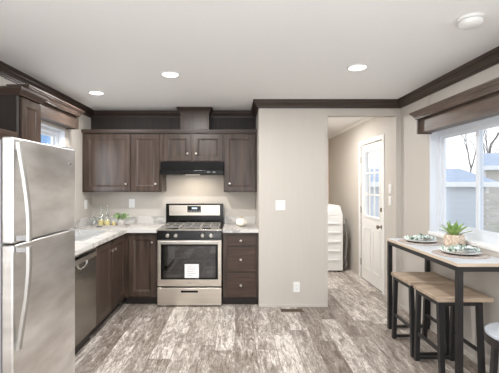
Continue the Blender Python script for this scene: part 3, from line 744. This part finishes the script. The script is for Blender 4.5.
for k in range(190):
    a = rnd.uniform(0, 2*PI); el = rnd.uniform(.1, 1.3); R = rnd.uniform(.03, .10)
    c = Vector((-1.43+R*math.cos(a)*math.cos(el)*.95, 4.69+R*math.sin(a)*math.cos(el)*.8, TT+.085+R*math.sin(el)*.85))
    d = Vector((math.cos(a), math.sin(a), rnd.uniform(-.3, .8))).normalized(); s_ = d.orthogonal().normalized(); L_ = rnd.uniform(.018, .034)
    s_.rotate(Matrix.Rotation(rnd.uniform(0, PI), 3, d)); up = d.cross(s_)
    w = L_*.33
    b.add([c, c+d*L_*.5+s_*w+up*.003, c+d*L_, c+d*L_*.5-s_*w+up*.003, c+d*L_*.5-up*.003], [(0, 1, 4), (1, 2, 4), (2, 3, 4), (3, 0, 4)])
b.build('foliage', 'herb', r)
b = B()
for k in range(9):
    a = k*.7; b.tube([(-1.425, 4.68, TT+.07), (-1.405+.02*math.cos(a), 4.68+.02*math.sin(a), TT+.11), (-1.405+.05*math.cos(a), 4.68+.04*math.sin(a), TT+.15)], .0015, 5)
b.build('stem', 'herb', r)
# white pumpkin
r = thing('white_pumpkin', (.08, 4.74, TZ), 'small white ribbed pumpkin on the worktop right of the range', 'pumpkin')
b = B(); vs = []; fs = []; nu, nv = 48, 16
for i in range(nv+1):
    ph = PI*i/nv
    for k in range(nu):
        th = 2*PI*k/nu; rib = 1-.11*abs(math.cos(th*4))**4
        rr = .073*math.sin(ph)**.85*rib; z = .055-.055*math.cos(ph)+(-.012*(1-math.sin(ph))**2 if i > nv/2 else 0)
        vs.append((.08+rr*math.cos(th), 4.74+rr*math.sin(th), TZ+max(z, 0.0)))
for i in range(nv):
    for k in range(nu): fs.append((i*nu+k, i*nu+(k+1) % nu, (i+1)*nu+(k+1) % nu, (i+1)*nu+k))
b.add(vs, fs, True).build('flesh', 'pumpkin', r)
B().tube([(.08, 4.74, TZ+.092), (.082, 4.738, TZ+.112), (.09, 4.735, TZ+.125)], [.011, .008, .007], 8).build('stem', 'stem', r)

# ------------------------------------------------------------ plates on walls
def switch_plate(P, u, z, w, h, kind, label):
    nm = 'power_outlet' if kind == 'outlet' else 'light_switch'
    r = thing(nm, P(u, 0, z-h/2), label, 'outlet' if kind == 'outlet' else 'light switch')
    b = B(); pbox(b, P, u-w/2, u+w/2, .0003, .006, z-h/2, z+h/2, .002); b.build('cover_plate', 'white', r)
    if kind == 'outlet':
        for dz in (-.02, .02):
            b = B(); pbox(b, P, u-.017, u+.017, .0062, .0085, z+dz-.014, z+dz+.014, .001); s_ = b.build('socket', 'white', r)
            for du in (-.0065, .0065): b = B(); pbox(b, P, u+du-.0015, u+du+.0015, .0087, .0092, z+dz-.005, z+dz+.006); b.build('slot', 'grey', s_)
    else:
        n = 2 if w > .1 else 1
        for k in range(n):
            uu = u+(k-(n-1)/2)*.046
            b = B(); pbox(b, P, uu-.016, uu+.016, .0062, .010, z-.032, z+.032, .002); b.build('rocker', 'white', r)
PP = PL('-y', YP)
switch_plate(PP, .536, 1.195, .115, .115, 'switch', 'white double light switch high on the partition wall')
switch_plate(PP, .724, .235, .075, .118, 'outlet', 'white power outlet low on the partition wall')
switch_plate(PL('-y', YB), -1.395, 1.185, .078, .118, 'outlet', 'white power outlet on the back wall above the tray')
switch_plate(PL('+x', XL), 4.86, 1.18, .078, .118, 'switch', 'white switch plate on left wall by the kitchen corner')
PR = lambda u, w, z: (XR-w, u, z)
switch_plate(PR, 4.70, 1.385, .078, .118, 'switch', 'upper white switch plate beside the hallway door')
switch_plate(PR, 4.70, 1.235, .078, .118, 'switch', 'lower white switch plate beside the hallway door')

# floor register
r = thing('floor_register', (.65, 4.27, .0005), 'brown metal floor vent before the partition wall', 'vent')
B().box(.52, .78, 4.22, 4.32, .0005, .005, .001).build('grille_frame', 'vent', r)
b = B()
for k in range(16): b.box(.535+.0145*k, .5425+.0145*k, 4.235, 4.305, .0052, .0066)
b.build('louvre', 'toe', r)

# ------------------------------------------------------------ ceiling lights and detector
def downlight(x, y, label, power):
    r = thing('ceiling_light', (x, y, H), label, 'ceiling light', 'round recessed ceiling lights')
    B().lathe((x, y, H-.0005), [(.085, 0), (.085, -.006), (.075, -.010), (.068, -.006), (.068, -.001)], 36).build('trim_ring', 'white', r)
    B().lathe((x, y, H-.0065), [(.067, 0), (.066, -.0035), (.03, -.005)], 36).build('lens', 'lens', r)
    l = bpy.data.lights.new('lamp', 'AREA'); l.shape = 'DISK'; l.size = .13; l.energy = power; l.color = (1.0, .985, .965)
    o = bpy.data.objects.new('lamp', l); C.objects.link(o); o.parent = r; o.location = (0, 0, -.014)
    return r
downlight(-.58, 3.35, 'round ceiling light nearest above the kitchen floor, middle of the three', 23)
downlight(-1.49, 4.02, 'round ceiling light above the sink run, leftmost and farthest', 7)
downlight(1.03, 3.15, 'round ceiling light between partition and dining table, rightmost', 6)
downlight(-.58, .6, 'added unseen round ceiling light overhead in front of the fridge', 12)  # this and the next few: downlights added out of view for room fill
downlight(1.03, .6, 'added unseen round ceiling light overhead beside the viewer', 9)
downlight(-.58, -1.7, 'added unseen round ceiling light behind the viewer on the left', 12)
downlight(1.03, -1.7, 'added unseen round ceiling light behind the viewer on the right', 12)
downlight(1.1, 5.6, 'added unseen round ceiling light in the hallway', 22)  # added lamp hidden by the partition, brightens the hall walls and door
r = thing('smoke_detector', (1.40, 2.22, H), 'round white smoke detector on the ceiling at upper right', 'smoke detector')
B().lathe((1.40, 2.22, H-.0005), [(.072, 0), (.072, -.012), (.068, -.016)], 36).build('mount', 'white', r)
B().lathe((1.40, 2.22, H-.0168), [(.06, 0), (.066, -.006), (.064, -.024), (.052, -.034), (.02, -.036)], 36).build('cover', 'white', r)

# ------------------------------------------------------------ hallway: door, washer
r = thing('door_1', (XR, 5.365, 0), 'white nine-lite entry door in the hallway', 'door'); structure(r); del r['category']
b = B(); cw = .06
b.box(XR-.014, XR, DY0-cw, DY0, 0, DZ1+cw, .002).box(XR-.014, XR, DY1, DY1+cw, 0, DZ1+cw, .002).box(XR-.014, XR, DY0, DY1, DZ1, DZ1+cw, .002)
b.build('casing', 'wpaint', r)
b = B(); dx0, dx1 = XR+.012, XR+.055; gy0_, gy1_, gz0, gz1 = 5.08, 5.65, .98, 1.92
b.box(dx0, dx1, DY0+.005, gy0_, .01, DZ1-.003).box(dx0, dx1, gy1_, DY1-.005, .01, DZ1-.003).box(dx0, dx1, gy0_, gy1_, .01, gz0).box(dx0, dx1, gy0_, gy1_, gz1, DZ1-.003)
leaf = b.build('door_leaf', 'wpaint', r)
b = B()
b.box(dx0-.008, dx0, gy0_-.03, gy0_, gz0-.03, gz1+.03).box(dx0-.008, dx0, gy1_, gy1_+.03, gz0-.03, gz1+.03).box(dx0-.008, dx0, gy0_, gy1_, gz0-.03, gz0).box(dx0-.008, dx0, gy0_, gy1_, gz1, gz1+.03)
for k in (1, 2):
    y = gy0_+(gy1_-gy0_)*k/3; b.box(dx0-.004, dx0+.012, y-.012, y+.012, gz0, gz1)
    z = gz0+(gz1-gz0)*k/3; b.box(dx0-.004, dx0+.012, gy0_, gy1_, z-.012, z+.012)
b.build('muntins', 'wpaint', leaf)
B().box(dx0+.014, dx0+.018, gy0_, gy1_, gz0, gz1).build('glass', 'pane', leaf)
for y0, y1 in ((5.05, 5.32), (5.41, 5.68)):
    q = B()
    for (a, c, e, f) in ((y0, y1, .18, .2), (y0, y1, .78, .8), (y0, y0+.02, .2, .78), (y1-.02, y1, .2, .78)): q.box(dx0-.006, dx0, a, c, e, f)
    q.build('raised_panel', 'wpaint', leaf)
B().lathe((dx0-.0002, 5.0, .87), [(.03, 0), (.03, -.006), (.012, -.012), (.012, -.035), (.026, -.045), (.028, -.06), (.015, -.07)], 20, 'x').build('doorknob', 'dsteel', leaf)
B().lathe((dx0-.0002, 5.0, 1.10), [(.03, 0), (.03, -.012), (.015, -.02)], 20, 'x').build('deadbolt', 'dsteel', leaf)
for z in (.25, 1.05, 1.82): B().box(XR-.004, XR+.014, DY1-.006, DY1+.006, z-.05, z+.05).build('hinge', 'dsteel', r)
B().box(XR+.001, XR+.1, DY0, DY1, .0005, .009).build('threshold', 'duct', r)

WX0, WX1, WY0, WY1 = 1.09, 1.776, 6.15, 6.84
r = thing('washing_machine', ((WX0+WX1)/2, (WY0+WY1)/2, 0), 'white washing machine standing in the hallway', 'washing machine')
B().box(WX0, WX1, WY0, WY1, .02, .93, .012).build('body', 'white', r)
B().lathe((1.43, 6.5, .9305), [(.0, 0), (.26, 0), (.26, .012), (.0, .014)][1:3], 32).build('lid', 'white', r)
co = B()
co.hexa([(1.50, WY0, .9305), (WX1, WY0, .9305), (WX1, WY1, .9305), (1.50, WY1, .9305)], [(1.63, WY0, 1.09), (1.73, WY0, 1.09), (1.73, WY1, 1.09), (1.63, WY1, 1.09)])
co = co.build('control_console', 'white', r)
for k in range(3): B().lathe((1.56, 6.3+.18*k, 1.013), [(.03, 0), (.03, -.02), (.02, -.024)], 16, 'x').build('dial', 'chrome', co)
b = B()
for z in (.2, .35, .5, .65, .8): b.box(WX0+.05, WX1-.05, WY0-.012, WY0+.001, z-.012, z+.012, .004)
b.build('side_rib', 'white', r)
for x in (WX0+.05, WX1-.05):
    for y in (WY0+.05, WY1-.05): B().lathe((x, y, .001), [(.02, 0), (.02, .02)], 10).build('foot', 'blackm', r)
r = thing('drain_hose', (1.86, 6.3, 0), 'grey corrugated hoses hanging behind the washing machine', 'hose')
b = B().tube([(1.83, 6.25, .78), (1.85, 6.22, .60), (1.87, 6.26, .40), (1.83, 6.22, .25), (1.86, 6.25, .12), (1.84, 6.3, .03)], .022, 10)
b.build('hose', 'duct', r)
b = B().tube([(1.88, 6.35, .86), (1.89, 6.30, .55), (1.84, 6.30, .45), (1.88, 6.38, .30), (1.90, 6.40, .1)], .016, 10)
b.build('thin_hose', 'duct', r)

# ------------------------------------------------------------ bar table
TX0, TX1, TY0, TY1, TTZ = 1.525, 1.945, 2.56, 3.76, .90
r = thing('bar_table', ((TX0+TX1)/2, (TY0+TY1)/2, 0), 'narrow bar-height table with pale top and black frame under the window', 'table')
B().box(TX0, TX1, TY0, TY1, TTZ-.024, TTZ-.002, .002).build('tabletop', 'edge', r)
sf = B().box(TX0+.004, TX1-.004, TY0+.004, TY1-.004, TTZ-.0018, TTZ).build('top_surface', 'tabletop', r); sf['label'] = 'pale grey laminate surface'
b = B(); t = .037; z1 = TTZ-.0245; z0 = z1-.034
b.box(TX0+.004, TX0+.004+t, TY0+.004, TY1-.004, z0, z1).box(TX1-.004-t, TX1-.004, TY0+.004, TY1-.004, z0, z1)
b.box(TX0+.004+t, TX1-.004-t, TY0+.004, TY0+.004+t, z0, z1).box(TX0+.004+t, TX1-.004-t, TY1-.004-t, TY1-.004, z0, z1)
b.build('apron', 'blackm', r)
for x in (TX0+.004, TX1-.004-t):
    for y in (TY0+.004, TY1-.004-t): B().box(x, x+t, y, y+t, .001, z0-.0003).build('leg', 'blackm', r)
for y in (TY0+.008, TY1-.034): B().box(TX0+.042, TX1-.042, y, y+.024, .012, .036).build('stretcher', 'blackm', r)

# ------------------------------------------------------------ bar stools
def stool(x0, y0, label):
    x1, y1 = x0+.40, y0+.38
    r = thing('bar_stool', ((x0+x1)/2, (y0+y1)/2, 0), label, 'stool', 'bar stools at the table')
    B().box(x0, x1, y0, y1, .592, .622, .004).build('seat', 'oak', r)
    xa, xb = x0+.028, x0+.315; ya, yb = y0+.035, y1-.035; z = .5915; w = .034
    for x in (xa, xb): B().box(x-w/2, x+w/2, ya-w/2, yb+w/2, z-.03, z).build('seat_rail', 'blackm', r)
    for y in (ya, yb): B().box(xa+w/2, xb-w/2, y-w/2, y+w/2, z-.03, z).build('seat_rail', 'blackm', r)
    sp = .035; zt = z-.0305
    for x in (xa, xb):
        for y, s_ in ((ya, -1), (yb, 1)):
            h = w/2
            B().hexa([(x-h, y+s_*sp-h, .001), (x+h, y+s_*sp-h, .001), (x+h, y+s_*sp+h, .001), (x-h, y+s_*sp+h, .001)],
                     [(x-h, y-h, zt), (x+h, y-h, zt), (x+h, y+h, zt), (x-h, y+h, zt)]).build('leg', 'blackm', r)
    k = .23/.56; e = sp*(1-k)-h
    for x in (xa, xb): B().box(x-.010, x+.010, ya-e+.001, yb+e-.001, .22, .242).build('footrest', 'blackm', r)
    for y, s_ in ((ya, -1), (yb, 1)): 
        yy = y+s_*sp*.97
        B().box(xa+w/2, xb-w/2, yy-.011, yy+.011, .012, .036).build('stretcher', 'blackm', r)
    return r
s1 = stool(1.46, 2.685, 'backless oak-seat bar stool nearer the viewer, tucked under the table')
s2 = copy_tree(s1); s2.location.y += .44; s2.location.x += .002; relabel(s2, 'backless oak-seat bar stool farther from the viewer, nearest the hallway')

# round side stool
r = thing('round_stool', (1.625, 2.09, 0), 'round pale-topped black stool cut off by the bottom right corner', 'stool')
B().lathe((1.625, 2.09, 0), [(.187, .582), (.192, .586), (.192, .598), (.187, .602)], 48).build('seat', 'stooltop', r)
B().lathe((1.625, 2.09, 0), [(.188, .535), (.194, .537), (.194, .5815), (.188, .5817)], 48).build('rim_band', 'wooddark', r)
b = B(); n = 48; vs = []; fs = []
for k in range(n):
    a = 2*PI*k/n
    for rr, zz in ((.118, .6021), (.128, .6021), (.128, .6035), (.118, .6035)): vs.append((1.625+rr*math.cos(a), 2.09+rr*math.sin(a), zz))
for k in range(n):
    m2 = (k+1) % n
    for j in range(4): fs.append((4*k+j, 4*m2+j, 4*m2+(j+1) % 4, 4*k+(j+1) % 4))
b.add(vs, fs, False).build('seat_ring', 'plate', r)
for k in range(4):
    a = PI/4+k*PI/2; c_, s_ = math.cos(a), math.sin(a)
    B().beam((1.625+.14*c_, 2.09+.14*s_, .5345), (1.625+.17*c_, 2.09+.17*s_, .003), .028).build('leg', 'blackm', r)
for k in range(4):
    a = PI/4+k*PI/2; b_ = a+PI/2; R = .145
    B().beam((1.625+R*math.cos(a), 2.09+R*math.sin(a), .2), (1.625+R*math.cos(b_), 2.09+R*math.sin(b_), .2), .014).build('stretcher', 'blackm', r)

# ------------------------------------------------------------ place settings
def setting(x, y, where, rot):
    z = TTZ+.0004
    b = B(); pr = []
    for k in range(11): rr = .195*(1-k*.04); pr.append((rr, .003+.0016*math.sin(k*2.4)+.002))
    b.lathe((x, y, z), [(.194, 0), (.197, .003)]+pr[1:]+[(.05, .005)], 44)
    tag(b.build('placemat', 'mat'), 'round woven taupe placemat '+where, 'placemat', 'woven placemats on the table')
    z += .0075
    b = B().lathe((x, y, z), [(.07, 0), (.09, .002), (.135, .012), (.142, .017), (.140, .018), (.09, .006), (.02, .004)], 44)
    tag(b.build('dinner_plate', 'plate'), 'pale round plate '+where, 'plate', 'plates on the placemats')
    r = thing('napkin', (x, y, z+.0195), 'green and white patterned folded napkin on plate '+where, 'napkin', 'patterned napkins on the plates')
    zb = z+.0195; n = 40; m_ = 12; vs = []; fs = []
    for i in range(n):
        t = -1+2*i/(n-1); pinch = .22+.78*abs(t)**.8
        for j in range(m_):
            s_ = -1+2*j/(m_-1)
            lx = t*.13; ly = s_*.075*pinch
            lz = .012+.026*(1-abs(t))**.7*(1-.4*s_*s_)+.012*math.sin(s_*7+t*5)*pinch+.006*math.sin(t*13)
            cx, sx_ = math.cos(rot), math.sin(rot)
            vs.append((x+lx*cx-ly*sx_, y+lx*sx_+ly*cx, zb+max(.004, lz)))
    N0 = len(vs); vs += [(a, c, max(zb, e-.006)) for a, c, e in vs]
    for i in range(n-1):
        for j in range(m_-1):
            q = (i*m_+j, i*m_+j+1, (i+1)*m_+j+1, (i+1)*m_+j); fs.append(q); fs.append(tuple(v+N0 for v in q)[::-1])
    for i in range(n-1):
        for j in (0, m_-1): fs.append((i*m_+j, (i+1)*m_+j, (i+1)*m_+j+N0, i*m_+j+N0))
    for j in range(m_-1):
        for i in (0, n-1): fs.append((i*m_+j, i*m_+j+1, i*m_+j+1+N0, i*m_+j+N0))
    B().add(vs, fs, True).build('cloth', 'napkin', r)
    pts = []
    ax = Vector((-math.sin(rot), math.cos(rot), 0))
    for k in range(17):
        a = 2*PI*k/16; p = Vector((x, y, zb+.026))+ax*.026*math.cos(a)+Vector((0, 0, .022))*math.sin(a); pts.append(p)
    B().tube(pts, .006, 8).build('knot', 'napkin', r)
setting(1.735, 3.50, 'at the far end of the table', .35)
setting(1.745, 2.90, 'at the near end of the table', .25)

# potted succulent
px_, py_, z = 1.852, 3.16, TTZ+.0004
r = thing('potted_succulent', (px_, py_, z), 'spiky green succulent in a mottled beige pot by the window', 'plant')
B().lathe((px_, py_, z), [(.062, 0), (.072, .01), (.081, .05), (.081, .08), (.074, .112), (.068, .118), (.062, .11), (.02, .105)], 32).build('pot', 'pot', r)
b = B(); rnd = random.Random(2)
for k in range(19):
    a = k*2.39996; el = math.radians(86-56*(k/19)**.8); L_ = .135+.02*rnd.random()-.01*(k/19)
    d0 = Vector((math.cos(a)*math.cos(el), math.sin(a)*math.cos(el), math.sin(el))); sd = Vector((-math.sin(a), math.cos(a), 0)); up = sd.cross(d0)*-1
    if px_+d0.x*L_ > 1.93: d0 = Vector(((1.93-px_)/L_, d0.y, d0.z)).normalized(); sd = d0.cross(Vector((0, 0, 1))).normalized(); up = sd.cross(d0)
    base = Vector((px_+.015*math.cos(a), py_+.015*math.sin(a), z+.107)); vs = []; n = 7
    for i in range(n):
        t = i/(n-1); w = .020*(math.sin(PI*min(1, .18+t*.82))**.8)*(1.0 if t < 1 else 0)+.0006; c = base+d0*L_*t+Vector((0, 0, -.025))*t*t
        vs += [c-sd*w+up*.004, c-up*.002, c+sd*w+up*.004, c+up*.001]
    fs = []
    for i in range(n-1):
        for j in range(4): fs.append((4*i+j, 4*i+(j+1) % 4, 4*i+4+(j+1) % 4, 4*i+4+j))
    b.add(vs, fs, True)
b.build('leaves', 'leaf', r)
